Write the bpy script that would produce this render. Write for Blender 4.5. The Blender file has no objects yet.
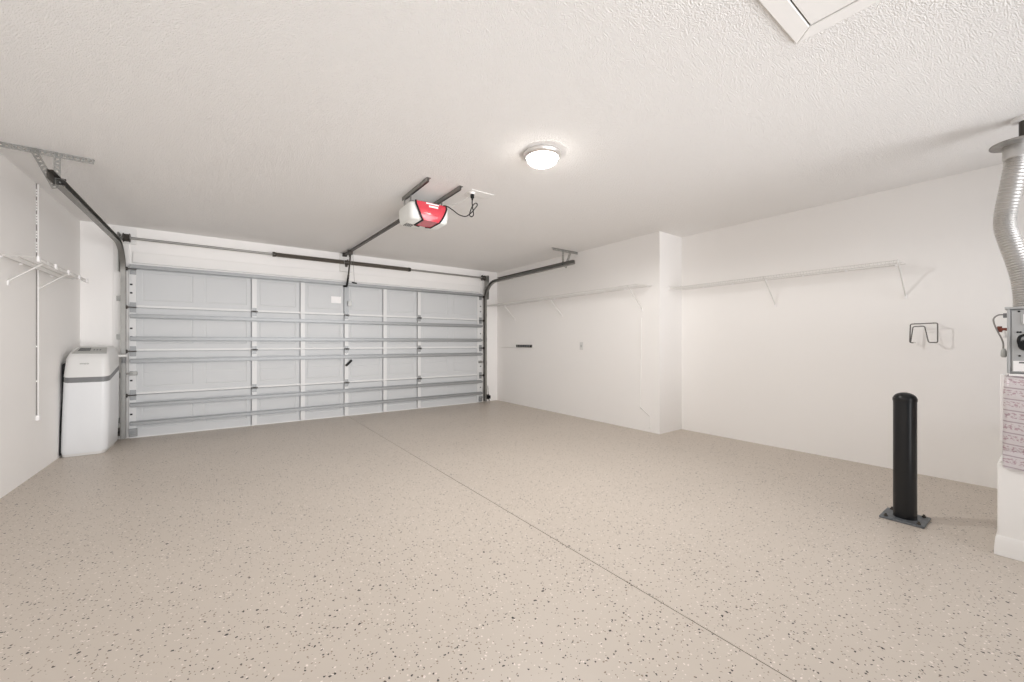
import bpy, math, random
from mathutils import Vector, Matrix
random.seed(7)
SC = bpy.context.scene
COL = SC.collection
# ------------------------------------------------------------------ room numbers (metres)
XL, XR1, XR2, YD, YC, H = -1.311, 4.359, 4.849, 6.49, 2.889, 2.511
YB = -1.6          # wall behind the photographer
EYE = 1.132
T = 0.12

# ------------------------------------------------------------------ materials
MATS = {}
def mat(name, col, rough=.5, metal=0., spec=.5, emit=None, es=1., coat=0., bump=None, trans=0., var=None):
    m = bpy.data.materials.new(name); m.use_nodes = True
    nt = m.node_tree; b = nt.nodes['Principled BSDF']
    b.inputs['Base Color'].default_value = (*col, 1)
    b.inputs['Roughness'].default_value = rough
    b.inputs['Metallic'].default_value = metal
    b.inputs['Specular IOR Level'].default_value = spec
    b.inputs['Coat Weight'].default_value = coat
    b.inputs['Transmission Weight'].default_value = trans
    if emit:
        b.inputs['Emission Color'].default_value = (*emit, 1)
        b.inputs['Emission Strength'].default_value = es
    tc = nt.nodes.new('ShaderNodeTexCoord')
    if var:                      # slight tone variation of the surface itself: (scale, amount)
        n = nt.nodes.new('ShaderNodeTexNoise'); n.inputs['Scale'].default_value = var[0]; n.inputs['Detail'].default_value = 3
        nt.links.new(tc.outputs['Object'], n.inputs['Vector'])
        mr = nt.nodes.new('ShaderNodeMapRange'); mr.inputs['To Min'].default_value = 1 - var[1]; mr.inputs['To Max'].default_value = 1 + var[1]
        nt.links.new(n.outputs['Fac'], mr.inputs['Value'])
        mx = nt.nodes.new('ShaderNodeVectorMath'); mx.operation = 'SCALE'; mx.inputs[0].default_value = col
        nt.links.new(mr.outputs['Result'], mx.inputs['Scale']); nt.links.new(mx.outputs['Vector'], b.inputs['Base Color'])
    if bump:                     # (scale, strength, distance)
        n = nt.nodes.new('ShaderNodeTexNoise'); n.inputs['Scale'].default_value = bump[0]; n.inputs['Detail'].default_value = 2
        nt.links.new(tc.outputs['Object'], n.inputs['Vector'])
        bp = nt.nodes.new('ShaderNodeBump'); bp.inputs['Strength'].default_value = bump[1]; bp.inputs['Distance'].default_value = bump[2]
        nt.links.new(n.outputs['Fac'], bp.inputs['Height']); nt.links.new(bp.outputs['Normal'], b.inputs['Normal'])
    MATS[name] = m
    return m

WALL = mat('wall_paint', (.91, .896, .88), .75, spec=.3, bump=(60, .08, .004), var=(1.2, .012))
CEIL = mat('ceiling_texture', (.93, .916, .90), .95, spec=.1, bump=(165, .85, .013))
TRIM = mat('trim_paint', (.87, .86, .842), .6)
DOORP = mat('door_skin', (.60, .615, .625), .5, var=(3, .01))
DOORW = mat('door_stile_white', (.74, .745, .745), .45)
GALV = mat('galvanized_steel', (.34, .34, .325), .45, .75, var=(30, .08))
STRUTM = mat('strut_steel', (.33, .34, .345), .45, .4, var=(20, .05))
TRACKM = mat('track_steel', (.30, .295, .28), .42, .85, var=(25, .08))
DARKST = mat('oiled_dark_steel', (.075, .068, .06), .42, .4)
SPRING = mat('spring_steel', (.26, .235, .205), .4, .3)
POST = mat('weathered_flange', (.36, .35, .335), .5, .7, var=(40, .3))
BLACK = mat('black_plastic', (.010, .010, .011), .55, spec=.25)
BLACKP = mat('black_powder_coat', (.007, .0075, .0085), .3, spec=.42, var=(40, .1))
PLATE = mat('worn_base_plate', (.15, .165, .18), .5, .35, var=(35, .3))
WHITEP = mat('white_plastic', (.76, .775, .79), .38)
LIDP = mat('lid_plastic', (.72, .72, .71), .38)
LENS = mat('frosted_lens', (.85, .865, .84), .35, spec=.4)
GREYP = mat('grey_plastic', (.18, .185, .19), .45)
PANELG = mat('panel_grey', (.40, .405, .39), .4)
DISP = mat('display_dark', (.12, .125, .125), .25)
RED = mat('red_plastic', (.66, .06, .085), .22, coat=.4)
LABELW = mat('label_white', (.90, .89, .89), .5)
WIREW = mat('white_vinyl_wire', (.70, .69, .67), .5)
WIREG = mat('grey_hook_wire', (.16, .155, .15), .4, .5)
FOIL = mat('aluminium_foil_duct', (.58, .57, .555), .45, .8, bump=(70, .15, .002))
CABG = mat('grey_enamel', (.42, .43, .435), .45, .15)
NICKEL = mat('brushed_nickel', (.78, .76, .74), .3, .9)
COPPER = mat('rusty_copper', (.22, .06, .04), .5, .3)
GLOW = mat('lamp_diffuser', (.9, .9, .88), .4, emit=(1.0, .95, .88), es=18.)
CORDG = mat('grey_cord', (.26, .25, .24), .5)

# floor: beige epoxy with scattered black, white and brown flakes
def floor_mat():
    m = bpy.data.materials.new('flake_epoxy_floor'); m.use_nodes = True
    nt = m.node_tree; N = nt.nodes; L = nt.links; b = N['Principled BSDF']
    tc = N.new('ShaderNodeTexCoord')
    wn = N.new('ShaderNodeTexNoise'); wn.inputs['Scale'].default_value = 70; wn.inputs['Detail'].default_value = 1
    L.new(tc.outputs['Object'], wn.inputs['Vector'])
    sub = N.new('ShaderNodeVectorMath'); sub.operation = 'SUBTRACT'; sub.inputs[1].default_value = (.5, .5, .5)
    L.new(wn.outputs['Color'], sub.inputs[0])
    sc = N.new('ShaderNodeVectorMath'); sc.operation = 'SCALE'; sc.inputs['Scale'].default_value = .014
    L.new(sub.outputs['Vector'], sc.inputs[0])
    ad = N.new('ShaderNodeVectorMath'); ad.operation = 'ADD'
    L.new(tc.outputs['Object'], ad.inputs[0]); L.new(sc.outputs['Vector'], ad.inputs[1])
    big = N.new('ShaderNodeTexNoise'); big.inputs['Scale'].default_value = 1.4; big.inputs['Detail'].default_value = 4
    L.new(tc.outputs['Object'], big.inputs['Vector'])
    ramp = N.new('ShaderNodeMix'); ramp.data_type = 'RGBA'
    ramp.inputs['A'].default_value = (.535, .478, .42, 1); ramp.inputs['B'].default_value = (.585, .525, .462, 1)
    L.new(big.outputs['Fac'], ramp.inputs['Factor'])
    cur = ramp.outputs['Result']
    for (scale, keep, rad, col, off) in ((78, .17, .21, (.27, .21, .16), 3.3), (66, .15, .20, (.78, .70, .65), 11.7), (62, .15, .205, (.045, .038, .034), 0.), (40, .02, .20, (.025, .022, .02), 7.1)):
        mp = N.new('ShaderNodeMapping'); mp.inputs['Location'].default_value = (off, off * .7, 0); mp.inputs['Rotation'].default_value = (0, 0, off)
        L.new(ad.outputs['Vector'], mp.inputs['Vector'])
        v = N.new('ShaderNodeTexVoronoi'); v.voronoi_dimensions = '2D'; v.inputs['Scale'].default_value = scale
        L.new(mp.outputs['Vector'], v.inputs['Vector'])
        sp = N.new('ShaderNodeSeparateColor'); L.new(v.outputs['Color'], sp.inputs['Color'])
        k = N.new('ShaderNodeMath'); k.operation = 'LESS_THAN'; k.inputs[1].default_value = keep; L.new(sp.outputs['Red'], k.inputs[0])
        rr = N.new('ShaderNodeMath'); rr.operation = 'MULTIPLY_ADD'; rr.inputs[1].default_value = rad * .8; rr.inputs[2].default_value = rad * .45
        L.new(sp.outputs['Green'], rr.inputs[0])
        d = N.new('ShaderNodeMath'); d.operation = 'LESS_THAN'; L.new(v.outputs['Distance'], d.inputs[0]); L.new(rr.outputs['Value'], d.inputs[1])
        f = N.new('ShaderNodeMath'); f.operation = 'MULTIPLY'; L.new(k.outputs['Value'], f.inputs[0]); L.new(d.outputs['Value'], f.inputs[1])
        mx = N.new('ShaderNodeMix'); mx.data_type = 'RGBA'; mx.inputs['B'].default_value = (*col, 1)
        L.new(f.outputs['Value'], mx.inputs['Factor']); L.new(cur, mx.inputs['A'])
        cur = mx.outputs['Result']
    L.new(cur, b.inputs['Base Color'])
    b.inputs['Roughness'].default_value = .42
    b.inputs['Specular IOR Level'].default_value = .45
    b2 = N.new('ShaderNodeBump'); b2.inputs['Strength'].default_value = .06; b2.inputs['Distance'].default_value = .003
    L.new(wn.outputs['Fac'], b2.inputs['Height']); L.new(b2.outputs['Normal'], b.inputs['Normal'])
    return m
FLOOR = floor_mat()
JOINT = mat('floor_joint_dark', (.13, .11, .09), .8)

def wrap_mat():                # silvery facing printed with rows of small reddish marks
    m = bpy.data.materials.new('printed_insulation_facing'); m.use_nodes = True
    nt = m.node_tree; N = nt.nodes; L = nt.links; b = N['Principled BSDF']
    tc = N.new('ShaderNodeTexCoord')
    mp = N.new('ShaderNodeMapping'); mp.inputs['Rotation'].default_value = (math.radians(-6), 0, 0)
    L.new(tc.outputs['Object'], mp.inputs['Vector'])
    sx = N.new('ShaderNodeSeparateXYZ'); L.new(mp.outputs['Vector'], sx.inputs['Vector'])
    def math_(op, a, bb=None):
        n = N.new('ShaderNodeMath'); n.operation = op
        for i, q in enumerate((a, bb)):
            if q is None: continue
            if isinstance(q, (int, float)): n.inputs[i].default_value = q
            else: L.new(q, n.inputs[i])
        return n.outputs['Value']
    row = math_('FRACT', math_('MULTIPLY', sx.outputs['Z'], 17.))
    band = math_('MULTIPLY', math_('GREATER_THAN', row, .38), math_('LESS_THAN', row, .86))
    nz = N.new('ShaderNodeTexNoise'); nz.inputs['Scale'].default_value = 1.; nz.inputs['Detail'].default_value = 2
    m2 = N.new('ShaderNodeMapping'); m2.inputs['Scale'].default_value = (90, 90, 150); L.new(mp.outputs['Vector'], m2.inputs['Vector']); L.new(m2.outputs['Vector'], nz.inputs['Vector'])
    marks = math_('MULTIPLY', band, math_('GREATER_THAN', nz.outputs['Fac'], .53))
    line = math_('LESS_THAN', row, .10)
    mx = N.new('ShaderNodeMix'); mx.data_type = 'RGBA'; mx.inputs['A'].default_value = (.64, .60, .615, 1); mx.inputs['B'].default_value = (.45, .33, .37, 1)
    L.new(marks, mx.inputs['Factor'])
    my = N.new('ShaderNodeMix'); my.data_type = 'RGBA'; my.inputs['B'].default_value = (.40, .33, .36, 1)
    L.new(mx.outputs['Result'], my.inputs['A']); L.new(line, my.inputs['Factor'])
    L.new(my.outputs['Result'], b.inputs['Base Color'])
    b.inputs['Roughness'].default_value = .38; b.inputs['Metallic'].default_value = .15
    nb = N.new('ShaderNodeTexNoise'); nb.inputs['Scale'].default_value = 22; L.new(tc.outputs['Object'], nb.inputs['Vector'])
    bp = N.new('ShaderNodeBump'); bp.inputs['Strength'].default_value = .5; bp.inputs['Distance'].default_value = .012
    L.new(nb.outputs['Fac'], bp.inputs['Height']); L.new(bp.outputs['Normal'], b.inputs['Normal'])
    return m
WRAP = wrap_mat()

# ------------------------------------------------------------------ mesh building
ORG = {}
def V(*a): return Vector(a)
class MB:
    def __init__(s): s.v = []; s.f = []
    def add(s, vs, fs):
        n = len(s.v); s.v += [tuple(p) for p in vs]; s.f += [tuple(i + n for i in f) for f in fs]; return s
    def box(s, x0, x1, y0, y1, z0, z1):
        x0, x1 = sorted((x0, x1)); y0, y1 = sorted((y0, y1)); z0, z1 = sorted((z0, z1))
        return s.add([(x0,y0,z0),(x1,y0,z0),(x1,y1,z0),(x0,y1,z0),(x0,y0,z1),(x1,y0,z1),(x1,y1,z1),(x0,y1,z1)],
                     [(0,3,2,1),(4,5,6,7),(0,1,5,4),(1,2,6,5),(2,3,7,6),(3,0,4,7)])
    def obox(s, a, b, u, w, t):     # bar from a to b, width w along u, thickness t
        a, b, u = Vector(a), Vector(b), Vector(u).normalized()
        d = (b - a).normalized(); u = (u - d * u.dot(d)).normalized(); n = d.cross(u)
        vs = [p + u * (w/2*i) + n * (t/2*j) for p in (a, b) for (i, j) in ((-1,-1),(1,-1),(1,1),(-1,1))]
        return s.add(vs, [(0,1,2,3),(7,6,5,4),(0,4,5,1),(1,5,6,2),(2,6,7,3),(3,7,4,0)])
    def tube(s, pts, r, n=8, cap=True, closed=False):
        pts = [Vector(p) for p in pts]; m = len(pts); rs = r if isinstance(r, (list, tuple)) else [r]*m
        tan = []
        for i in range(m):
            if closed: t = pts[(i+1) % m] - pts[i-1]
            else: t = pts[min(i+1, m-1)] - pts[max(i-1, 0)]
            tan.append(t.normalized())
        up = V(0,0,1) if abs(tan[0].z) < .9 else V(0,1,0)
        u = tan[0].cross(up).normalized(); vs = []
        for i in range(m):
            u = (u - tan[i] * u.dot(tan[i])).normalized(); w = tan[i].cross(u)
            vs += [pts[i] + (u*math.cos(2*math.pi*k/n) + w*math.sin(2*math.pi*k/n))*rs[i] for k in range(n)]
        fs = [(i*n+k, i*n+(k+1)%n, ((i+1)%m)*n+(k+1)%n, ((i+1)%m)*n+k) for i in range(m if closed else m-1) for k in range(n)]
        if cap and not closed: fs += [tuple(range(n-1,-1,-1)), tuple((m-1)*n+k for k in range(n))]
        return s.add(vs, fs)
    def sweep(s, prof, pts, us, closed=True):   # closed 2-D profile (a along u, b along t x u) along pts; us = u vector per point or one
        pts = [Vector(p) for p in pts]; m = len(pts); k = len(prof); vs = []
        for i in range(m):
            t = (pts[min(i+1, m-1)] - pts[max(i-1, 0)]).normalized()
            u = Vector(us[i] if isinstance(us, list) else us); u = (u - t*u.dot(t)).normalized(); w = t.cross(u)
            vs += [pts[i] + u*a + w*b for a, b in prof]
        fs = [(i*k+j, i*k+(j+1)%k, (i+1)*k+(j+1)%k, (i+1)*k+j) for i in range(m-1) for j in range(k)]
        fs += [tuple(range(k-1,-1,-1)), tuple((m-1)*k+j for j in range(k))]
        return s.add(vs, fs)
    def lathe(s, prof, c, n=32, axis=2):        # prof: (radius, height)
        vs = []; m = len(prof)
        for r, z in prof:
            for k in range(n):
                a = 2*math.pi*k/n; q = (r*math.cos(a), r*math.sin(a), z)
                if axis == 0: q = (q[2], q[0], q[1])
                if axis == 1: q = (q[1], q[2], q[0])
                vs.append((c[0]+q[0], c[1]+q[1], c[2]+q[2]))
        fs = [(i*n+k, i*n+(k+1)%n, (i+1)*n+(k+1)%n, (i+1)*n+k) for i in range(m-1) for k in range(n)]
        if prof[0][0] > 1e-6: fs.append(tuple(range(n-1,-1,-1)))
        if prof[-1][0] > 1e-6: fs.append(tuple((m-1)*n+k for k in range(n)))
        return s.add(vs, fs)
    def loft(s, secs):                          # list of equal-length loops of 3-D points, capped
        m = len(secs); k = len(secs[0]); vs = [p for q in secs for p in q]
        fs = [(i*k+j, i*k+(j+1)%k, (i+1)*k+(j+1)%k, (i+1)*k+j) for i in range(m-1) for j in range(k)]
        fs += [tuple(range(k-1,-1,-1)), tuple((m-1)*k+j for j in range(k))]
        return s.add(vs, fs)
    def build(s, name, m, parent=None, org=(0,0,0), smooth=False, bevel=0., ang=35, seg=2):
        o0 = Vector(ORG[parent.name]) if parent else Vector(org)
        me = bpy.data.meshes.new(name); me.from_pydata([Vector(p) - o0 for p in s.v], [], s.f); me.validate(); me.update()
        import bmesh
        b = bmesh.new(); b.from_mesh(me); bmesh.ops.recalc_face_normals(b, faces=b.faces[:]); b.to_mesh(me); b.free()
        o = bpy.data.objects.new(name, me); COL.objects.link(o)
        if not parent: o.location = o0
        else: o.parent = parent
        me.materials.append(m); ORG[o.name] = tuple(o0)
        if smooth or bevel:
            for p in me.polygons: p.use_smooth = True
            me.set_sharp_from_angle(angle=math.radians(ang))
        if bevel:
            md = o.modifiers.new('bevel', 'BEVEL'); md.width = bevel; md.segments = seg; md.limit_method = 'ANGLE'; md.angle_limit = math.radians(40)
            md.harden_normals = False
        return o
def tag(o, label, cat, group=None):
    o['label'] = label; o['category'] = cat
    if group: o['group'] = group
    return o
def thing(name, loc, label, cat, group=None):
    o = bpy.data.objects.new(name, None); COL.objects.link(o); o.location = loc; ORG[o.name] = tuple(loc); o.empty_display_size = .1
    return tag(o, label, cat, group)
def struct(o): o['kind'] = 'structure'; return o
def arc(c, r, a0, a1, n, f): return [f(c[0] + r*math.cos(a0+(a1-a0)*i/n), c[1] + r*math.sin(a0+(a1-a0)*i/n)) for i in range(n+1)]
def smooth_path(pts, n=8):                      # Catmull-Rom
    P = [Vector(p) for p in pts]; P = [2*P[0]-P[1]] + P + [2*P[-1]-P[-2]]; out = []
    for i in range(1, len(P)-2):
        for k in range(n):
            t = k/n; a, b, c, d = P[i-1:i+3]
            out.append(.5*((2*b) + (c-a)*t + (2*a-5*b+4*c-d)*t*t + (3*b-a-3*c+d)*t**3))
    return out + [P[-2]]
def rrect(x0, x1, y0, y1, r, n=5):
    out = []
    for cx, cy, a in ((x1-r,y1-r,0),(x0+r,y1-r,90),(x0+r,y0+r,180),(x1-r,y0+r,270)):
        out += [(cx+r*math.cos(math.radians(a+90*i/n)), cy+r*math.sin(math.radians(a+90*i/n))) for i in range(n+1)]
    return out
def perforated(mb, a, b, u, w, t=.003, pitch=.027, slot=.013, rail=.011):   # strip with real holes
    a, b = Vector(a), Vector(b); d = (b-a); Ln = d.length; d.normalize(); u = Vector(u); u = (u - d*u.dot(d)).normalized()
    o = (w-rail)/2
    for s in (-1, 1): mb.obox(a + u*o*s, b + u*o*s, u, rail, t)
    k = int(Ln/pitch); p = Ln/k
    for i in range(k+1):
        c = a + d*(p*i); g = (p-slot)/2
        s0 = max(0, p*i-g); s1 = min(Ln, p*i+g)
        mb.obox(a + d*s0, a + d*s1, u, w-2*rail+.0005, t*.9)

# ------------------------------------------------------------------ setting
m = MB()
JX = 1.542
for x0, x1 in ((XL-T, JX-.0026), (JX+.0026, XR2+T)): m.box(x0, x1, YB-T, YD+T+.5, -.15, 0)
struct(m.build('floor', FLOOR))
struct(MB().box(JX-.0026, JX+.0026, YB, YD, -.15, -.006).build('trim_1', JOINT))
struct(MB().box(XL-T, XR2+T, YB-T, YD+T, H, H+.15).build('ceiling', CEIL))
struct(MB().box(XL-T, XL, YB-T, YD+T, 0, H).build('wall_left', WALL))
struct(MB().box(XL-T, -1.1, YB-T, YB, 0, H).box(4.6, XR2+T, YB-T, YB, 0, H).box(-1.1, 4.6, YB-T, YB, 2.24, H).build('wall_back', WALL))  # wide unseen opening, invented so the fill light has a way in
pr = [(XR2, YB-T), (XR2+T, YB-T), (XR2+T, YD+T), (XR1, YD+T), (XR1, YC), (XR2, YC)]
struct(MB().loft([[(x, y, z) for x, y in pr] for z in (0, H)]).build('wall_right', WALL))
DX0, DX1 = -.86, 3.93           # opening
m = MB().box(XL, DX0, YD, YD+T, 0, H).box(DX1, XR1, YD, YD+T, 0, H).box(DX0, DX1, YD, YD+T, 2.03, H)
struct(m.build('wall_front', WALL))
# painted timber around the opening
struct(MB().box(-.875, 3.95, YD-.032, YD, 2.085, 2.215).build('trim_2', TRIM, bevel=.003))
struct(MB().box(-1.045, -.908, YD-.02, YD, 0, 2.497).build('trim_3', TRIM, bevel=.003))
struct(MB().box(1.44, 1.62, YD-.036, YD, 2.225, 2.50).build('trim_4', TRIM, bevel=.003))
struct(MB().box(3.98, 4.11, YD-.02, YD, 0, 2.44).build('trim_5', TRIM, bevel=.003))
struct(MB().box(-1.035, -.845, YD-.04, YD-.02, 2.30, 2.485).build('trim_6', TRIM, bevel=.003))

# ------------------------------------------------------------------ garage door
DF = 6.456                       # inner face of the door skin
gd = thing('garage_door', (1.535, 6.47, 0), 'wide white sectional garage door with horizontal steel struts, closed, on the far wall', 'garage door')
EX0, EX1 = -.905, 3.975
seam = [.012, .512, 1.03, 1.55, 2.065]
stX = [.338, .928, 1.53, 2.126, 2.715]
strutz = [.175, .395, .915, 1.179, 1.447, 2.03]
cols = [EX0+.055 + (EX1-EX0-.11)/8*i for i in range(9)]
cols[2:7] = stX; cols[1] = (cols[0]+cols[2])/2; cols[7] = (cols[6]+cols[8])/2
for k in range(4):
    z0, z1 = seam[k]+.0015, seam[k+1]-.0015
    b = MB().box(EX0, EX1, DF+.027, DF+.03, z0, z1)
    # embossed skin: one sunken field per panel, as sloped frames
    for j in range(8):
        x0, x1 = cols[j], cols[j+1] - (.043 if 2 <= j+1 <= 6 else 0)
        b.box(x0, x1, DF+.006, DF+.027, z0, z1)
        xa, xb, za, zb = x0+.055, cols[j+1]-.055-(.03 if 2 <= j+1 <= 6 else 0), z0+.085, z1-.075
        g = [(x0, z0), (x1, z0), (x1, z1), (x0, z1)]; h = [(xa, za), (xb, za), (xb, zb), (xa, zb)]
        q = [(xa+.014, za+.014), (xb-.014, za+.014), (xb-.014, zb-.014), (xa+.014, zb-.014)]
        q2 = [(xa+.022, za+.022), (xb-.022, za+.022), (xb-.022, zb-.022), (xa+.022, zb-.022)]
        vs = [(x, DF+.006, z) for x, z in g] + [(x, DF-.001, z) for x, z in g] + [(x, DF-.001, z) for x, z in h] + [(x, DF+.003, z) for x, z in q] + [(x, DF+.0008, z) for x, z in q2]
        fs = []
        for r in range(4): fs += [(r*4+i, r*4+(i+1)%4, r*4+4+(i+1)%4, r*4+4+i) for i in range(4)]
        if k in (1,):             # a shallow crease across the field of the third row
            fs += [(16, 17, 21, 20), (20, 21, 22, 23), (23, 22, 18, 19)]
            zm = (za+zb)/2
            vs += [(q2[0][0], DF+.0008, zm-.004), (q2[1][0], DF+.0008, zm-.004), (q2[1][0], DF+.0035, zm+.001), (q2[0][0], DF+.0035, zm+.001)]
        else: fs.append((16, 17, 18, 19))
        b.add(vs, fs)
    for x0, x1 in ((EX0, cols[0]), (cols[8], EX1)): b.box(x0, x1, DF-.001, DF+.027, z0, z1)
    sec = b.build('door_section', DOORP, gd)
    # rolled lip along the top and bottom edge of the section
    if k < 3: MB().box(EX0+.06, EX1-.06, DF-.014, DF-.001, z1-.006, z1-.001).build('edge_lip', DOORP, sec)
    if k > 0: MB().box(EX0+.06, EX1-.06, DF-.012, DF-.001, z0+.002, z0+.03).build('edge_lip', DOORW, sec, bevel=.003)
    # stiles
    for x in stX:
        MB().sweep([(-.028,0),(-.028,-.017),(.028,-.017),(.028,0)], [(x, DF-.001, z0), (x, DF-.001, z1)], (1,0,0)).build('stile', DOORW, sec)
    for x0, x1 in ((EX0, EX0+.062), (EX1-.1, EX1)):
        e = MB().box(x0, x1, DF-.017, DF-.001, z0, z1).build('end_stile', DOORW, sec)
    hb = MB()
    for x in (EX0+.02, EX1-.03):
        for z in (z0+.17, z0+.27, z0+.40):
            if k == 3 and z > z0+.35: continue
            hb.box(x-.011, x+.011, DF-.0185, DF-.0165, z-.009, z+.009)
    hb.build('screw_slots', BLACK, sec)
    # struts: open hat channel running the width
    for z in [q for q in strutz if z0-.001 < q < z1+.03 and (q < z1 or k == 3)]:
        hw = .028; d = .046
        prof = [(-hw, 0), (-hw+.012, 0), (-.014, d), (.014, d), (hw-.012, 0), (hw, 0), (hw, .003), (hw-.010, .003), (.0165, d+.003), (-.0165, d+.003), (-hw+.010, .003), (-hw, .003)]
        # profile a along z, b towards the room
        p = [(a, -b) for a, b in prof]
        st = MB()
        vs = []
        for x in (EX0+.012, EX1-.012): vs.append([(x, DF-.017-b, z+a) for a, b in prof])
        st.loft(vs).build('strut', STRUTM, sec)
    # hinges on the seam above
    if k < 3:
        zs = seam[k+1]
        for x in (stX[0], stX[2], stX[4]):
            hg = MB().box(x-.025, x+.025, DF-.020, DF-.016, zs-.055, zs+.055)
            for s in (-1, 1): hg.tube([(x-.017*s, DF-.016, zs+.035), (x-.017*s, DF-.026, zs+.035)], .006, 6)
            hg.box(x-.03, x-.024, DF-.04, DF-.016, zs-.02, zs+.02).box(x+.024, x+.03, DF-.04, DF-.016, zs-.02, zs+.02)
            hg = hg.build('hinge', STRUTM, sec, smooth=True)
            MB().tube([(x-.037, DF-.03, zs+.006), (x+.037, DF-.03, zs+.006)], .011, 10).build('hinge_pin', DARKST, sec, smooth=True)
    # roller carriers at both ends
    for sx, xe, xo in ((1, EX0+.035, EX0), (-1, EX1-.035, EX1)):
        zs = {0: seam[1], 1: seam[2], 2: seam[3], 3: 2.0}[k]
        rc = MB().box(xe-.028, xe+.028, DF-.022, DF-.017, zs-.06, zs+.06)
        rc.box(xe-.022, xe+.022, DF-.05, DF-.022, zs-.014, zs+.018)
        rc = rc.build('roller_hinge', STRUTM, sec)
        ro = MB().tube([(xe+sx*.035, DF-.052, zs), (xo-sx*.02, DF-.052, zs)], .007, 8)
        ro.lathe([(.004,-.012),(.022,-.010),(.022,.010),(.004,.012)], (xo-sx*.018, DF-.052, zs), 14, axis=0)
        ro.build('roller', DARKST, sec, smooth=True)
    if k == 0:
        MB().box(EX0, EX1, DF-.002, DF+.028, 0, .0135).build('bottom_seal', DOORW, sec)
        for x0, x1 in ((EX0, EX0+.075), (EX1-.075, EX1)):
            MB().box(x0, x1, DF-.03, DF-.017, .02, .115).box(x0+.005, x1-.005, DF-.06, DF-.03, .085, .115).box(x0+.01, x1-.01, DF-.05, DF-.03, .03, .05).build('corner_bracket', STRUTM, sec, bevel=.003)
    if k == 1:
        for x, sx in ((EX0+.04, -1), (EX1-.045, 1)):
            MB().box(x-.033, x+.033, DF-.04, DF-.017, .745, .79).tube([(x, DF-.045, .767), (x+sx*.075, DF-.045, .767)], .007, 8).build('slide_latch', GALV, sec, bevel=.003)
        hd = MB().obox((1.515, DF-.05, .778), (1.60, DF-.05, .862), (0,1,0), .028, .03)
        hd.tube([(1.52, DF-.015, .785), (1.52, DF-.05, .785)], .008, 8)
        hd.build('lock_handle', BLACK, sec, bevel=.006)
    if k == 3:
        MB().box(1.315, 1.455, DF-.0025, DF-.0005, 1.735, 1.835).build('sticker', LABELW, sec)
        pl = MB().box(1.497, 1.563, DF-.021, DF-.0165, 1.60, 2.0)
        for z in (1.64, 1.70, 1.76, 1.82, 1.90): pl.tube([(1.53, DF-.016, z), (1.53, DF-.028, z)], .008, 6)
        pl.build('operator_bracket', STRUTM, sec)
        MB().box(1.545, 1.60, DF-.05, DF-.022, 1.70, 1.775).build('operator_bracket_plate', GALV, sec)

# ------------------------------------------------------------------ tracks
def track(side, x, yend, yang, label):
    s = side                                    # +1: track opens towards +x (left-hand track)
    t = thing('door_track', (x, 6.38, 0), label, 'garage door track', 'garage door tracks')
    w = .026; d = .022; k = .0028
    zt, R = 2.262, .36
    yv = 6.392
    # C-channel: profile a = across opening (along y/z), b = depth along x
    prof = [(-w, s*d), (-w, -s*d), (w, -s*d), (w, s*d), (w-.006, s*d), (w-.006, s*d-s*.004), (w-k, s*d-s*.004), (w-k, -s*d+s*k), (-w+k, -s*d+s*k), (-w+k, s*d-s*.004), (-w+.006, s*d-s*.004), (-w+.006, s*d)]
    # simplify: explicit frames so that the channel never twists
    def ch(path, norms):
        secs = []
        for (y, z), (ny, nz) in zip(path, norms):
            secs.append([(x + b, y + ny*a, z + nz*a) for a, b in prof])
        return MB().loft(secs)
    ch([(yv, .015), (yv, zt-R-.05)], [(1,0)]*2).build('vertical_track', TRACKM, t)
    path = []; nm = []
    for i in range(15):
        a = math.pi/2*i/14
        path.append((yv - R + R*math.cos(a), zt - R + R*math.sin(a))); nm.append((math.cos(a), math.sin(a)))
    path = [(yv, zt-R-.05)] + path; nm = [(1,0)] + nm
    slope = .012
    path.append((yend, zt + slope)); nm.append((0, 1))
    ch(path, nm).build('horizontal_track', TRACKM, t)
    # angle iron stiffening the horizontal run, outside of the channel
    a = MB()
    y1, y0 = 5.98, yang
    a.box(x - s*.024, x - s*.0275, y0, y1, zt-.012, zt+.05)
    a.box(x - s*.024, x + s*.004, y0, y1, zt+.047, zt+.05)
    a.build('stiffening_angle', DARKST, t)
    # flag bracket and jamb clips
    f = MB().box(x - s*.026, x - s*.029, 6.30, 6.455, 1.95, 2.40).box(x - s*.029, x - s*.055, 6.446, 6.455, 1.97, 2.39)
    f.build('flag_bracket', GALV, t)
    for z in (.22, .75, 1.2, 1.65):
        MB().box(x - s*.024, x - s*.028, 6.37, 6.468, z-.03, z+.03).box(x - s*.028, x - s*.07, 6.463, 6.468, z-.03, z+.03).build('jamb_bracket', GALV, t)
    # hanger: perforated angle on the ceiling, one upright, one brace
    yh = 4.26 if s > 0 else 4.29
    xa, xb = (XL+.004, -.79) if s > 0 else (3.85, 4.355)
    c = MB(); perforated(c, (xa, yh, H-.019), (xb, yh, H-.019), (0,0,1), .036); c.box(xa, xb, yh, yh+.034, H-.003, H-.0002)
    c.build('ceiling_angle', GALV, t)
    xu = x - s*.03
    c = MB(); perforated(c, (xu, yh-.004, H-.006), (xu, yh-.004, zt+.005), (1,0,0), .036)
    c.build('hanger_upright', GALV, t)
    c = MB(); perforated(c, (xu - s*(.115 if s > 0 else .155), yh-.008, H-.01), (xu + s*.005, yh-.06, zt-.03), (1,0,0), .036)
    c.build('hanger_brace', GALV, t)
    c = MB()
    for z in (zt+.02, zt+.055): c.tube([(xu-.02, yh-.01, z), (xu+.045, yh-.01, z)], .007, 6)
    c.build('hanger_bolts', DARKST, t)
track(1, -.945, 4.17, 4.03, 'left grey steel door track, hung from a perforated ceiling angle near the left wall')
track(-1, 4.018, 4.03, 4.05, 'right grey steel door track, its hanger near the right wall above the far shelf')

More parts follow.
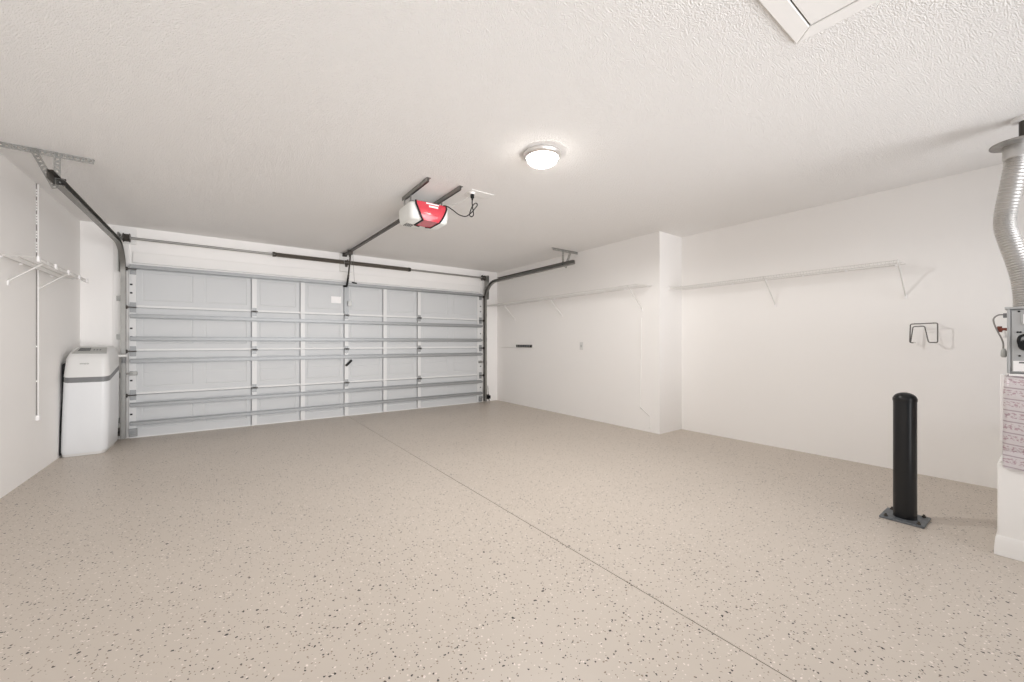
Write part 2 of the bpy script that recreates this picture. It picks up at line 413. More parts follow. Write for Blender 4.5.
# ------------------------------------------------------------------ torsion shaft and springs
SY, SZ = 6.375, 2.356
ts = thing('torsion_shaft', (1.53, SY, SZ), 'long steel torsion shaft with two dark springs above the garage door', 'torsion spring shaft')
MB().tube([(-.99, SY, SZ), (4.06, SY, SZ)], .015, 12).build('shaft', GALV, ts, smooth=True)
for x0, x1 in ((.574, 1.475), (1.585, 2.504)):
    n = 150; pr = []
    for i in range(n*4+1):
        ph = (i % 4)/4; pr.append((.0275 + .0035*math.cos(2*math.pi*ph), (x1-x0)*i/(n*4)))
    MB().lathe(pr, (x0, SY, SZ), 14, axis=0).build('torsion_spring', SPRING, ts, smooth=True, ang=60)
for x in (.565, 2.513):
    MB().lathe([(.014,-.02),(.034,-.02),(.034,.005),(.030,.02),(.014,.02)], (x, SY, SZ), 16, axis=0).tube([(x, SY-.045, SZ), (x, SY-.02, SZ)], .006, 6).build('winding_cone', DARKST, ts, smooth=True)
cb = MB().box(1.512, 1.548, YD-.042, YD-.036, 2.30, 2.40).box(1.528, 1.534, SY-.03, YD-.04, SZ-.045, SZ+.045)
cb.lathe([(.014,-.04),(.032,-.04),(.032,.04),(.014,.04)], (1.53, SY, SZ), 16, axis=0)
cb.build('center_bracket', DARKST, ts, smooth=True)
for x, s in ((-.945, 1), (4.0, -1)):
    pr = [(.014,-.030),(.052,-.030),(.052,-.024),(.044,-.022)]
    for i in range(5): pr += [(.041,-.018+i*.008),(.044,-.014+i*.008)]
    pr += [(.050,.024),(.050,.030),(.014,.030)]
    MB().lathe(pr, (x+s*.03, SY, SZ), 20, axis=0).build('cable_drum', DARKST, ts, smooth=True)
    MB().box(x-s*.045, x-s*.039, SY-.03, YD-.043, SZ-.05, SZ+.05).lathe([(.014,-.012),(.026,-.012),(.026,.012),(.014,.012)], (x-s*.042, SY, SZ), 14, axis=0).build('end_bearing_plate', GALV, ts)

# ------------------------------------------------------------------ safety sensors
def sensor(x, s, label):
    t = thing('safety_sensor', (x, 6.36, .1), label, 'photo eye sensor', 'safety sensors')
    MB().box(x-.02, x+.02, 6.30, 6.345, .075, .135).tube([(x+s*.02, 6.322, .105), (x+s*.034, 6.322, .105)], .014, 10).build('housing', BLACK, t, bevel=.004)
    MB().box(x-.003, x+.003, 6.34, 6.37, .07, .14).box(x-.03, x+.03, 6.366, 6.372, .055, .15).build('mounting_bracket', DARKST, t)
    MB().tube(smooth_path([(x-s*.01, 6.345, .08), (x-s*.04, 6.37, .035), (x-s*.055, 6.42, .02), (x-s*.06, 6.44, .12), (x-s*.055, 6.46, .3)]), .004, 6).build('sensor_wire', BLACK, t)
sensor(-1.0, 1, 'small black photo eye sensor low on the left track beside the water softener')
sensor(4.065, -1, 'small black photo eye sensor low on the right track by the far corner')

# ------------------------------------------------------------------ garage door opener
op = thing('garage_door_opener', (1.535, 3.5, 2.24), 'red and white garage door opener motor hung from the ceiling with its long rail', 'garage door opener')
OX = 1.532; ZB, ZT = 2.243, 2.405
def body_sec(z, half, y0, y1, r=.06): return [(OX+a, b, z) for a, b in rrect(-half, half, y0, y1, r, 6)]
# white lens housing (both ends), plan rounded, narrowing towards the underside
secs = [body_sec(ZB, .165, 3.385, 3.68), body_sec(ZB+.012, .183, 3.372, 3.70), body_sec(ZB+.06, .19, 3.362, 3.71), body_sec(ZT-.03, .19, 3.36, 3.71), body_sec(ZT-.008, .184, 3.366, 3.705), body_sec(ZT, .17, 3.38, 3.69)]
MB().loft(secs).build('housing', LENS, op, smooth=True, ang=50)
# red centre shell: bowed front, wide at top and narrower below, wrapping under the motor
def half_at(z): 
    u = max(0., min(1., (z-ZB)/(ZT-ZB))); return .079 + .068*min(1, u*1.25)**.75
zs = [ZB-.004 + (ZT+.003-ZB)*i/10 for i in range(11)]
fr = []
for z in zs:
    u = (z-ZB)/(ZT-ZB); yf = 3.338 + .014*(abs(u-.5)*2)**2.2
    h_ = half_at(z)
    fr.append([(OX - h_ + 2*h_*j/8, yf + .006*(abs(j-4)/4)**2, z) for j in range(9)])
secs = []
for row in fr:
    secs.append(row + [(row[-1][0], 3.56, row[-1][2]), (row[0][0], 3.56, row[0][2])])
MB().loft(secs).build('red_shell', RED, op, smooth=True, ang=40)
for s in (-1, 1):
    pts = [(OX + s*(half_at(z)+.002), 3.338 + .014*(abs((z-ZB)/(ZT-ZB)-.5)*2)**2.2 + .008, z) for z in zs]
    pts = pts[::-1] + [(OX + s*.081, 3.40, ZB-.003), (OX + s*.081, 3.55, ZB-.003), (OX + s*.03, 3.568, ZB-.003)]
    MB().tube(pts, .0085, 8).build('black_trim', BLACK, op, smooth=True)
lb = MB().box(OX-.055, OX+.07, 3.346, 3.350, ZT-.018, ZT-.006).build('name_strip', LABELW, op)
MB().box(OX-.03, OX+.06, 3.3395, 3.344, ZT-.046, ZT-.030).build('name_plate', LABELW, op)
vb = MB()
for i in range(5): vb.box(OX-.160+i*.016, OX-.152+i*.016, 3.54+.004*i, 3.64, ZB-.0015, ZB+.004)
vb.build('vent_slots', BLACK, op)
# rail to the wall above the door
ra, rb = V(OX-.005, 3.62, 2.428), V(OX-.03, 6.44, 2.484)
rl = MB().obox(ra, rb, (1,0,0), .034, .028).build('rail', DARKST, op, bevel=.003)
MB().box(OX-.03, OX+.03, 3.56, 3.75, ZT, 2.415).build('rail_bracket', GALV, op)
MB().box(OX-.06, OX+.0, 6.40, YD-.037, 2.455, 2.505).lathe([(.006,-.03),(.022,-.03),(.022,.03),(.006,.03)], (OX-.03, 6.415, 2.48), 12, axis=0).build('header_bracket', DARKST, op)
yt = 6.13; zr = 2.478
MB().box(OX-.055, OX+.0, yt-.06, yt+.06, zr-.05, zr-.014).box(OX-.062, OX+.01, yt-.025, yt+.025, zr-.02, zr+.018).box(OX-.04, OX-.015, yt-.02, yt+.02, zr-.085, zr-.04).build('trolley', DARKST, op, bevel=.004)
MB().obox((OX-.02, yt, zr-.05), (OX-.004, 6.33, 2.12), (1,0,0), .022, .008).build('straight_arm', DARKST, op)
ca = MB().obox((OX-.004, 6.315, 2.16), (OX-.008, 6.385, 2.005), (1,0,0), .028, .01).obox((OX-.008, 6.38, 2.008), (OX-.008, 6.44, 2.0), (1,0,0), .028, .012).box(OX-.05, OX+.01, 6.425, 6.445, 1.985, 2.012)
ca.build('curved_arm', BLACK, op)
rc = MB().tube([(OX+.0, yt-.05, zr-.05), (OX+.02, yt-.06, 2.02)], .0025, 5).build('release_cord', CORDG, op)
MB().tube([(OX-.015, yt-.085, 2.01), (OX+.055, yt-.035, 2.01)], .011, 8).build('release_handle', BLACK, rc, smooth=True)
for x in (1.385, 1.69):
    a = MB(); a.box(x-.018, x+.018, 3.08, 3.655, H-.003, H-.0002); a.box(x-.018, x-.015, 3.08, 3.655, H-.036, H-.001)
    a.box(x+.006, x+.009, 3.10, 3.655, H-.03, H-.001)
    a.build('ceiling_angle', TRACKM, op)
    for y in (3.45, 3.60):
        MB().box(x-.013, x-.010, y-.014, y+.014, ZT-.01, H-.004).build('hanger_strap', GALV, op)
    MB().tube([(x-.02, 3.45, ZT+.012), (x+.02, 3.45, ZT+.012)], .011, 6).box(x-.02, x+.03, 3.43, 3.62, ZT-.004, ZT+.004).build('mounting_foot', GALV, op)
c = smooth_path([(1.64, 3.375, 2.402), (1.665, 3.33, 2.40), (1.70, 3.27, 2.355), (1.74, 3.21, 2.30), (1.785, 3.17, 2.285), (1.83, 3.15, 2.32), (1.865, 3.14, 2.365), (1.885, 3.135, 2.395), (1.875, 3.14, 2.415), (1.845, 3.145, 2.39),
  (1.82, 3.15, 2.33), (1.815, 3.15, 2.295), (1.835, 3.148, 2.285), (1.852, 3.146, 2.31), (1.842, 3.146, 2.37), (1.838, 3.147, 2.41), (1.84, 3.147, 2.44)], 8)
pc = MB().tube(c, .0048, 7).build('power_cord', BLACK, op, smooth=True)
MB().tube([(1.84, 3.147, 2.435), (1.84, 3.147, 2.455), (1.84, 3.147, 2.457), (1.84, 3.147, 2.488)], [.007, .010, .017, .017], 10).build('plug', BLACK, pc, smooth=True)
MB().tube(smooth_path([(1.67, 3.40, 2.40), (1.72, 3.36, 2.415), (1.78, 3.26, 2.44), (1.83, 3.17, 2.475), (1.845, 3.15, H-.01)]), .002, 5).build('bell_wire', WIREW, op)
# ceiling outlet the cord is plugged into
ou = thing('ceiling_outlet', (1.9, 3.15, H), 'white ceiling outlet plate beside the red opener with black cord plugged in', 'ceiling outlet')
MB().box(1.80, 2.035, 3.085, 3.21, H-.006, H-.0005).build('cover_plate', TRIM, ou, bevel=.002)
MB().lathe([(.024, H-.022), (.026, H-.006)], (1.84, 3.147, 0), 16).build('socket', LABELW, ou)

# ------------------------------------------------------------------ ceiling lamp
LX, LY = 1.878, 2.205
la = thing('ceiling_lamp', (LX, LY, H), 'round flush ceiling lamp with glowing white dome and nickel rim', 'ceiling lamp')
MB().lathe([(.09, -.0005), (.134, -.0005), (.139, -.006), (.139, -.014), (.135, -.024), (.127, -.034), (.119, -.038), (.111, -.034), (.09, -.028)], (LX, LY, H), 48).build('rim', NICKEL, la, smooth=True, ang=50)
pr = [(.112, -.034)]
for i in range(1, 12):
    a = math.pi/2*i/12; pr.append((0.112*math.cos(a)**.75, -.034 - .056*math.sin(a)))
pr.append((0.0001, -.090))
MB().lathe(pr, (LX, LY, H), 40).build('diffuser', GLOW, la, smooth=True, ang=80)
MB().lathe([(.0001,-.102),(.006,-.101),(.008,-.096),(.006,-.089),(.0001,-.088)], (LX, LY, H), 16).build('finial', NICKEL, la, smooth=True)

# ------------------------------------------------------------------ attic hatch
ah = thing('attic_hatch', (1.75, .2, H), 'white framed attic access hatch in the ceiling at the top edge of the photo', 'attic hatch')
ax0, ax1, ay0, ay1 = 1.25, 2.052, -.45, .63
fw = .072
for (p0, p1, p2, p3) in (
    ((ax0, ay1), (ax1, ay1), (ax1+fw, ay1+fw), (ax0-fw, ay1+fw)), ((ax0, ay0), (ax1, ay0), (ax1+fw, ay0-fw), (ax0-fw, ay0-fw)),
    ((ax1, ay0), (ax1, ay1), (ax1+fw, ay1+fw), (ax1+fw, ay0-fw)), ((ax0, ay0), (ax0, ay1), (ax0-fw, ay1+fw), (ax0-fw, ay0-fw))):
    q = [Vector((*p, 0)) for p in (p0, p1, p2, p3)]
    ce = sum(q, Vector())/4; q = [p + (ce-p).normalized()*.0012 for p in q]
    MB().loft([[(p.x, p.y, z) for p in q] for z in (H-.011, H-.0005)]).build('frame_board', TRIM, ah, bevel=.003)
MB().box(ax0+.006, ax1-.006, ay0+.006, ay1-.006, H-.010, H-.0005).build('hatch_panel', TRIM, ah, bevel=.002)
MB().box(ax0, ax1, ay0, ay1, H-.0012, H-.0006).build('painted_gap_shade', DARKST, ah)  # dark sheet painted in for the shade in the gap round the panel

# ------------------------------------------------------------------ wire shelves
def wire_shelf(xw, s, y0, y1, z, depth, braces, label, caps=(), drop=.265):
    # s = direction from the wall into the room along x
    t = thing('wire_shelf', (xw, (y0+y1)/2, z), label, 'wire shelf', 'white wire wall shelves')
    xf = xw + s*depth
    d = MB()
    for x, zz in ((xw + s*.012, z), (xw + s*depth*.5, z-.004), (xf, z), (xf + s*.004, z-.028)):
        d.tube([(x, y0, zz), (x, y1, zz)], .0033, 6)
    n = int((y1-y0)/.0254)
    for i in range(n+1):
        y = y0 + (y1-y0)*i/n
        d.tube([(xw + s*.008, y, z+.003), (xf, y, z+.003), (xf + s*.005, y, z-.028)], .0016, 4, cap=False)
    d.build('wire_deck', WIREW, t)
    for yb in braces:
        b = MB().tube([(xf - s*.005, yb, z-.004), (xw + s*.012, yb, z-drop), (xw + s*.004, yb, z-drop-.02)], .0055, 8)
        b.tube([(xf - s*.005, yb, z-.01), (xf + s*.006, yb, z-.028), (xf+s*.001, yb, z+.006)], .0045, 6)
        br = b.build('support_brace', WIREW, t, smooth=True)
        MB().box(xw + s*.0005, xw + s*.010, yb-.011, yb+.011, z-drop-.04, z-drop-.003).build('brace_foot', LABELW, br, bevel=.003)
    for (x, y, r) in caps:
        MB().lathe([(.0001,-.022),(r*.7,-.021),(r,-.012),(r,.0),(.0001,.0)], (x, y, z-.006), 12, axis=1).build('end_cap', LABELW, t, smooth=True)
    for i in range(int((y1-y0)/.35)+1):
        y = y0 + .06 + i*.35
        if y < y1: MB().box(xw + s*.0005, xw + s*.016, y-.008, y+.008, z-.012, z+.008).build('wall_clip', LABELW, t)
    return t
wire_shelf(XR2, -1, .78, YC-.012, 1.822, .30, (.778+.004, 1.80), 'white wire shelf on the near right wall, above the bent grey hook and bollard', ((XR2-.30, YC-.002, .016),))
wire_shelf(XR1, -1, 2.99, YD-.012, 1.845, .30, (3.144, 4.64, 5.90), 'white wire shelf on the far right wall, ending at the projecting wall corner', ())
ls = wire_shelf(XL, 1, 4.43, 5.75, 1.762, .20, (4.62, 5.20), 'white wire shelf on the left wall, above the white water softener', (), .16)
for y in (4.428, 4.80, 5.125, 5.45, 5.70):
    MB().box(XL+.198, XL+.212, y-.02, y+.02, 1.728, 1.772).build('rod_hook', LABELW, ls, bevel=.004)

# ------------------------------------------------------------------ wall raceways, plates, power strip
rw = thing('cable_raceway', (XL, 5.183, 1.5), 'thin white vertical cable raceway with dark edge on the left wall', 'cable raceway', 'wall raceways')
for z0, z1 in ((1.862, 2.505), (.50, 1.845)):
    MB().box(XL+.0005, XL+.016, 5.188, 5.206, z0, z1).build('raceway_channel', TRIM, rw, bevel=.003)
MB().tube([(XL+.004, 5.181, .50), (XL+.004, 5.181, 2.505)], .0035, 6).build('cable', CORDG, rw)
for i in range(30):
    z = 1.80 + i*.024 if i < 28 else (1.1, .8)[i-28]
    if i in (3, 4, 9, 13, 14, 19, 24): continue
    MB().box(XL+.0005, XL+.0115, 5.174, 5.190, z-.007, z+.007).build('cable_clip', TRIM, rw)
MB().box(XL+.0005, XL+.024, 5.163, 5.215, .46, .505).build('end_box', LABELW, rw, bevel=.004)

cr = thing('cable_raceway', (XR1, 3.15, .7), 'thin white cable run down the right wall, kinking low beside the wall corner', 'cable raceway', 'wall raceways')
MB().tube([(XR1-.004, 3.15, 1.45), (XR1-.004, 3.155, .9), (XR1-.004, 3.175, .305), (XR1-.004, 3.026, .205), (XR1-.004, 3.022, .055)], .005, 6).build('cable', TRIM, cr)
MB().tube([(XR1-.002, 3.172, .296), (XR1-.002, 3.03, .202)], .004, 5).build('bare_wire', CORDG, cr)
MB().box(XR1-.012, XR1-.0005, 3.01, 3.035, .04, .07).build('end_clip', TRIM, cr)

ps = thing('power_strip', (XR1, 5.6, 1.073), 'long black power strip with white rail on the right wall under the far shelf', 'power strip')
MB().box(XR1-.010, XR1-.0005, 5.345, 5.86, 1.045, 1.10).build('back_plate', TRIM, ps, bevel=.003)
hs = MB().box(XR1-.034, XR1-.010, 5.385, 5.82, 1.05, 1.095).build('housing', BLACK, ps, bevel=.004)
for i in range(6):
    y = 5.43 + i*.068
    MB().box(XR1-.0355, XR1-.033, y-.019, y+.019, 1.058, 1.087).build('socket', GREYP, hs, bevel=.003)
MB().box(XR1-.016, XR1-.0005, 5.86, 6.40, 1.046, 1.062).build('cord_cover', TRIM, ps, bevel=.003)

sp = thing('wall_plate', (XR1, 4.21, 1.08), 'small blank switch plate on the right wall between power strip and corner', 'switch plate')
MB().box(XR1-.007, XR1-.0005, 4.175, 4.245, 1.025, 1.14).build('plate', LIDP, sp, bevel=.003)
MB().box(XR1-.013, XR1-.006, 4.203, 4.217, 1.065, 1.10).build('toggle', PANELG, sp, bevel=.002)

# bent wire hook on the near right wall
hk = thing('wall_hook', (XR2, .67, 1.2), 'grey bent wire tool hook on the right wall below the shelf end', 'wall hook')
X0 = XR2-.125; ya, yb_, zt, zb = .736, .573, 1.290, 1.133
def rp(p, r=.012):                              # round the corners of a polyline
    P = [Vector(q) for q in p]; out = [P[0]]
    for a, b, c in zip(P, P[1:], P[2:]):
        u = (a-b).normalized(); w = (c-b).normalized()
        for i in range(5):
            t_ = i/4; out.append((b+u*r)*(1-t_)**2 + 2*b*t_*(1-t_) + (b+w*r)*t_**2)
    return out + [P[-1]]
MB().tube(rp([(X0, ya-.022, zb-.002), (X0, ya, zb), (X0, ya-.004, zt), (X0, yb_, zt+.004), (X0, yb_, zb), (X0, yb_+.05, zb+.002)]), .0042, 8).build('outer_loop', WIREG, hk, smooth=True)
MB().tube(rp([(X0+.0, ya-.005, zb+.004), (X0+.0, ya-.02, zt-.022), (X0+.0, ya-.088, zt-.02), (X0+.0, yb_+.052, zb+.002), (X0, yb_+.038, zb)]), .0038, 8).build('inner_loop', WIREG, hk, smooth=True)
for y, z in ((ya-.028, zt+.006), (yb_+.022, zt+.006), (ya-.015, zb), (yb_+.03, zb)):
    MB().tube([(X0, y, z), (XR2-.001, y, z)], .0038, 8).build('standoff_arm', WIREW, hk, smooth=True)

# ------------------------------------------------------------------ bollard
bx, by = 3.541, .574
bo = thing('bollard', (bx, by, 0), 'black steel safety bollard on a bolted square base plate, standing at right', 'bollard')
pb = MB().box(3.437, 3.655, .472, .678, .001, .013).build('base_plate', PLATE, bo, bevel=.002)
pr = [(.056, .013), (.056, .775)]
for i in range(1, 9):
    a = math.pi/2*i/8; pr.append((.056*math.cos(a) if i < 8 else .0001, .775 + .038*math.sin(a)))
MB().lathe(pr, (bx, by, 0), 40).build('post', BLACKP, bo, smooth=True, ang=50)
MB().lathe([(.0575,.757),(.0585,.760),(.0585,.772),(.0575,.778)], (bx, by, 0), 40).build('cap_seam', BLACKP, bo, smooth=True)
for x, y in ((3.463, .65), (3.63, .65), (3.63, .50), (3.463, .50)):
    MB().lathe([(.011,.013),(.011,.021),(.006,.022),(.006,.030),(.0001,.031)], (x, y, 0), 6).build('anchor_bolt', DARKST, bo)

# ------------------------------------------------------------------ water softener (built about its own origin, then turned)
wsx, wsy = -1.124, 5.97
ws = thing('water_softener', (0, 0, 0), 'tall white water softener cabinet with grey band, standing in the left corner', 'water softener')
def wsec(z, x0, x1, y0, y1, r, k=0.):
    return [(a, b, z + k*(b+.24)) for a, b in rrect(x0, x1, y0, y1, r, 6)]
hw = .176
body = [wsec(.028, -hw+.006, hw-.03, -.238, .235, .05), wsec(.05, -hw+.003, hw-.014, -.245, .24, .055), wsec(.30, -hw+.010, hw-.005, -.247, .245, .055), wsec(.735, -hw+.022, hw, -.245, .245, .055, .22)]
MB().loft(body).build('cabinet_body', WHITEP, ws, smooth=True, ang=60)
MB().loft([wsec(0.002, -hw+.008, hw-.04, -.23, .23, .05), wsec(.03, -hw+.006, hw-.03, -.236, .235, .05)]).build('base', LIDP, ws, smooth=True, ang=60)
MB().loft([wsec(.733, -hw+.0235, hw-.0015, -.2435, .2435, .055, .22), wsec(.79, -hw+.0245, hw-.0015, -.2435, .2435, .055, .22)]).build('grey_band', GREYP, ws, smooth=True, ang=60)
MB().loft([wsec(.788, -hw+.023, hw, -.246, .246, .055, .22), wsec(.87, -hw+.031, hw-.002, -.246, .246, .055, .16), wsec(.965, -hw+.040, hw-.006, -.240, .244, .055, .08),
           wsec(1.015, -hw+.052, hw-.014, -.215, .240, .05, .02), wsec(1.078, -hw+.062, hw-.028, -.075, .228, .05, .0), wsec(1.094, -hw+.08, hw-.045, .0, .21, .05, .0), wsec(1.098, -hw+.10, hw-.065, .04, .19, .05, .0)]).build('lid', LIDP, ws, smooth=True, ang=60)
# control panel on the sloping front of the lid
def slope_pt(x, u, lift):                       # u 0..1 up the slope
    a, b = V(0, -.2145, 1.0165), V(0, -.078, 1.0785)
    p = a + (b-a)*u; n = V(0, -(b-a).z, (b-a).y).normalized(); n = V(0, -abs(n.y), abs(n.z))
    return (x, p.y + n.y*lift, p.z + n.z*lift)
def slope_plate(x0, x1, x0t, x1t, u0, u1, l0, l1):
    return MB().loft([[slope_pt(x0, u0, l), slope_pt(x1, u0, l), slope_pt(x1t, u1, l), slope_pt(x0t, u1, l)] for l in (l0, l1)])
cp = slope_plate(-.098, .152, -.07, .134, .06, .96, .0, .010).build('control_panel', PANELG, ws, bevel=.003)
slope_plate(-.062, .025, -.056, .02, .38, .85, .009, .0125).build('display', DISP, cp)
for x in (.05, .072, .094): slope_plate(x-.006, x+.006, x-.006, x+.006, .45, .62, .009, .013).build('button', GREYP, cp)
lg = MB().box(-.032, -.004, -.2475, -.243, .918, .926)
for x in (.006, .024): lg.tube([(x+.006*math.cos(a*math.pi/6), -.2455, .922+.006*math.sin(a*math.pi/6)) for a in range(12)], .002, 5, closed=True)
lg.build('logo', PANELG, ws)
hp = smooth_path([(-hw+.010, .12, .92), (-hw+.008, .0, .80), (-hw+.006, -.12, .60), (-hw+.005, -.18, .35), (-hw+.005, -.20, .12), (-hw+.008, -.215, .022)], 6)
MB().tube(hp, .0105, 8).build('drain_hose', BLACK, ws, smooth=True)
MB().box(-hw-.001, -hw+.04, -.16, .235, .06, .93).build('rear_shell', BLACK, ws, bevel=.02)
bp = MB().tube([(hw-.03, .2, .985), (hw+.055, .215, .985)], .014, 10).build('bypass_pipe', LIDP, ws, smooth=True)
MB().tube([(hw+.035, .215, .96), (hw+.035, .215, .90)], .02, 10).build('bypass_elbow', GREYP, ws, smooth=True)
ws.location = (wsx, wsy, 0); ws.rotation_euler = (0, 0, math.radians(-1))

# ------------------------------------------------------------------ platform, wrapped box, furnace and flue at the right edge
pf = thing('appliance_platform', (4.0, -.3, 0), 'low white painted platform with flared base at the right edge, carrying the wrapped box', 'platform')
PX = 3.345; PY = .187
MB().box(PX, XR2-.003, -1.0, PY, .0015, .49).build('platform_body', TRIM, pf, bevel=.006)
MB().box(PX+.012, XR2-.003, -1.0, PY-.008, .49, .507).build('platform_top', TRIM, pf, bevel=.006)
pbs = MB()
pp = [(PX-.001, -1.0), (PX-.001, PY+.001), (XR2-.003, PY+.001)]
pbs.loft([[(x, y, z) for x, y in ((PX-e, -1.0), (PX-e, PY+e), (XR2-.003, PY+e), (XR2-.003, PY-.01), (PX+.01, PY-.01), (PX+.01, -1.0))] for z, e in ((.0015, .011), (.03, .0105), (.075, .008), (.095, .006), (.105, .002))])
pbs.build('base_moulding', TRIM, pf, smooth=True, ang=40)

wb = thing('insulated_box', (3.75, -.2, .5), 'box wrapped in pinkish printed insulation facing, on the white platform at right edge', 'insulated plenum box')
secs = []
for z, e in ((.480, .004), (.50, -.012), (.60, -.014), (.75, -.008), (.88, -.006), (.935, .002), (.952, .014)):
    secs.append([(x, y, z) for x, y in rrect(3.352+e, 4.3, -.75, .166-e*.3, .02, 4)])
# keep the lower lip just in front of the platform edge
secs[0] = [(min(p[0], 9), p[1], .508) if p[0] > 3.36 else (p[0], p[1], .508) for p in secs[0]]
secs[1] = [(p[0], p[1], .53) for p in secs[1]]
MB().loft(secs).build('wrapped_body', WRAP, wb, smooth=True, ang=60)
fl = MB()
fl.loft([[(3.336, .168, .475+.002), (3.326, .164, .472), (3.326, -.75, .455), (3.336, -.75, .455)], [(3.342, .170, .56), (3.332, .166, .56), (3.332, -.75, .56), (3.342, -.75, .56)]])
fl.build('loose_flap', WRAP, wb)
MB().box(3.40, 3.43, .163, .180, .60, .962).build('corner_post', LABELW, wb, bevel=.003)
MB().box(3.372, 4.3, -.75, .150, .953, .966).build('top_rail', LABELW, wb, bevel=.004)

fu = thing('furnace', (3.85, -.2, .96), 'grey metal furnace cabinet with control window, above the printed wrapped box', 'furnace')
FX = 3.425
MB().box(FX, 4.40, -.70, .158, .968, 1.312).build('cabinet', CABG, fu, bevel=.004)
MB().box(FX-.012, 4.41, -.71, .166, 1.312, 1.324).build('top_flange', CABG, fu, bevel=.002)
MB().box(FX-.010, FX, .147, .158, .968, 1.312).build('corner_flange', CABG, fu, bevel=.002)
fp = MB().box(FX-.006, FX, -.69, .142, .975, 1.305).build('access_panel', CABG, fu, bevel=.002)
MB().box(FX-.0075, FX-.006, -.1, .137, .98, 1.035).build('rating_label', LABELW, fp)
lm = MB()
for i in range(3): lm.obox((FX-.0082, .098-i*.014, .985), (FX-.0082, .086-i*.014, 1.012), (0,1,0), .0025, .001)
lm.build('label_marks', RED, fp)
MB().box(FX-.0082, FX-.0074, .098, .118, 1.022, 1.031).build('label_print', GREYP, fp)
MB().box(FX-.010, FX-.004, -.05, .112, 1.225, 1.29).build('window_frame', CABG, fp, bevel=.003)
MB().box(FX-.012, FX-.009, -.04, .104, 1.233, 1.282).build('control_window', LABELW, fp)
kn = MB().tube(smooth_path([(FX-.01, .113, 1.11), (FX-.03, .118, 1.14), (FX-.035, .112, 1.165), (FX-.03, .09, 1.175)]), .007, 8)
kn.lathe([(.0001,-.03),(.026,-.028),(.030,-.015),(.030,0)], (FX-.004, .092, 1.118), 18, axis=0)
kn.build('gas_valve_knob', BLACK, fp, smooth=True)
for y, z in ((.118, 1.298), (.122, 1.188), (.113, 1.188), (.116, 1.062)): MB().lathe([(.0001,-.004),(.005,-.003),(.005,0)], (FX-.006, y, z), 8, axis=0).build('screw', BLACK, fp)
MB().box(FX+.01, FX+.03, .158, .172, 1.268, 1.292).build('cable_gland', GREYP, fu)
cbp = smooth_path([(FX+.02, .17, 1.285), (FX+.02, .19, 1.283), (FX+.02, .205, 1.265), (FX+.02, .203, 1.235), (FX+.02, .190, 1.19), (FX+.02, .178, 1.155), (FX+.02, .172, 1.125), (FX+.02, .172, 1.09)])
cc = MB().tube(cbp, .0035, 7).build('control_cable', CORDG, fu, smooth=True)
MB().tube([(FX+.02, .170, 1.10), (FX+.02, .170, 1.085), (FX+.02, .170, 1.06), (FX+.02, .170, 1.052)], [.006, .011, .012, .007], 10).build('cable_plug', PANELG, cc, smooth=True)
MB().tube([(FX+.03, .156, 1.205), (FX+.03, .187, 1.205)], .008, 8).tube([(FX+.03, .185, 1.19), (FX+.03, .185, 1.222)], .009, 8).build('brass_valve', COPPER, fu, smooth=True)
MB().tube([(FX+.03, .170, 1.205), (FX+.03, .166, 1.16)], .006, 8).build('drain_stub', LABELW, fu, smooth=True)

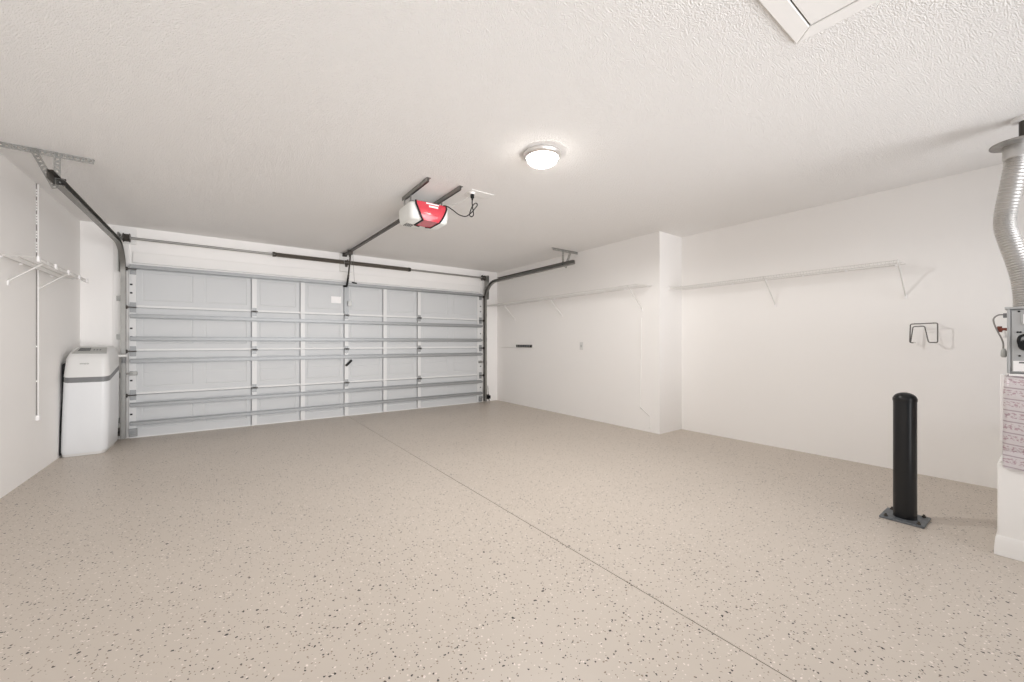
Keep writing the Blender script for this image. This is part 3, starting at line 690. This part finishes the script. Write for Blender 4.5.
fd = thing('flue_duct', (3.95, .12, 1.33), 'silver flexible aluminium flue duct rising from the furnace to the ceiling', 'flue duct')
FXD = 3.95
ctr = smooth_path([(FXD, .148, 2.29), (FXD, .150, 2.23), (FXD, .168, 2.09), (FXD, .187, 1.95), (FXD, .190, 1.86), (FXD, .172, 1.76), (FXD, .145, 1.64), (FXD, .124, 1.53), (FXD, .114, 1.42), (FXD, .113, 1.328)], 14)
rs = [.047 + (.0032 if i % 2 else -.0022) for i in range(len(ctr))]
MB().tube(ctr, rs, 28).build('corrugated_hose', FOIL, fd, smooth=True, ang=24)
MB().lathe([(.050, 2.265), (.054, 2.27), (.054, 2.345), (.052, 2.35)], (FXD, .148, 0), 32).build('collar', FOIL, fd, smooth=True)
MB().lathe([(.053, 2.345), (.112, 2.352), (.114, 2.358), (.112, 2.364), (.06, 2.372), (.034, 2.385)], (FXD, .142, 0), 36).build('flange_ring', POST, fd, smooth=True)
MB().lathe([(.026, 2.37), (.026, H-.003)], (FXD+.01, .112, 0), 20).build('vent_pipe', DARKST, fd, smooth=True)
MB().lathe([(.030, H-.026), (.060, H-.022), (.066, H-.0008)], (FXD+.02, .105, 0), 28).build('ceiling_escutcheon', LABELW, fd, smooth=True)

# ------------------------------------------------------------------ light, camera
def area(name, loc, rot, sx, sy, power, col):
    l = bpy.data.lights.new(name, 'AREA'); l.shape = 'RECTANGLE'; l.size = sx; l.size_y = sy; l.energy = power; l.color = col
    o = bpy.data.objects.new(name, l); COL.objects.link(o); o.location = loc; o.rotation_euler = rot
    return o
# added fill light, no source seen, set in the invented opening behind the camera
dl = area('fill_behind', (1.75, YB-.02, 1.12), (math.radians(98), 0, math.radians(6)), 5.6, 2.1, 74, (.965, .965, .985))
dl.data.spread = math.radians(92)
# the bulbs behind the dome, shining down
bl = bpy.data.lights.new('lamp_bulbs', 'SPOT'); bl.spot_size = math.radians(178); bl.spot_blend = .25; bl.shadow_soft_size = .10; bl.energy = 74; bl.color = (1, .98, .955)
bo_ = bpy.data.objects.new('lamp_bulbs', bl); COL.objects.link(bo_); bo_.location = (LX, LY, H-.2)

SC.world = bpy.data.worlds.new('world'); SC.world.use_nodes = True
SC.world.node_tree.nodes['Background'].inputs[0].default_value = (.93, .95, 1, 1)
SC.world.node_tree.nodes['Background'].inputs[1].default_value = .3

cam = bpy.data.cameras.new('camera'); co = bpy.data.objects.new('camera', cam); COL.objects.link(co)
cam.sensor_width = 36; cam.sensor_fit = 'HORIZONTAL'; cam.lens = 36*396.231/1024
cam.shift_y = 1.7/1024; cam.clip_start = .02
co.location = (0, 0, EYE); co.rotation_euler = (math.pi/2, 0, -.6289)
SC.camera = co
vs = SC.view_settings
vs.view_transform = 'Standard'; vs.look = 'None'; vs.gamma = 1; vs.use_curve_mapping = False
vs.exposure = 0.30
SC.cycles.max_bounces = 12; SC.cycles.diffuse_bounces = 8
SC.cycles.use_denoising = True
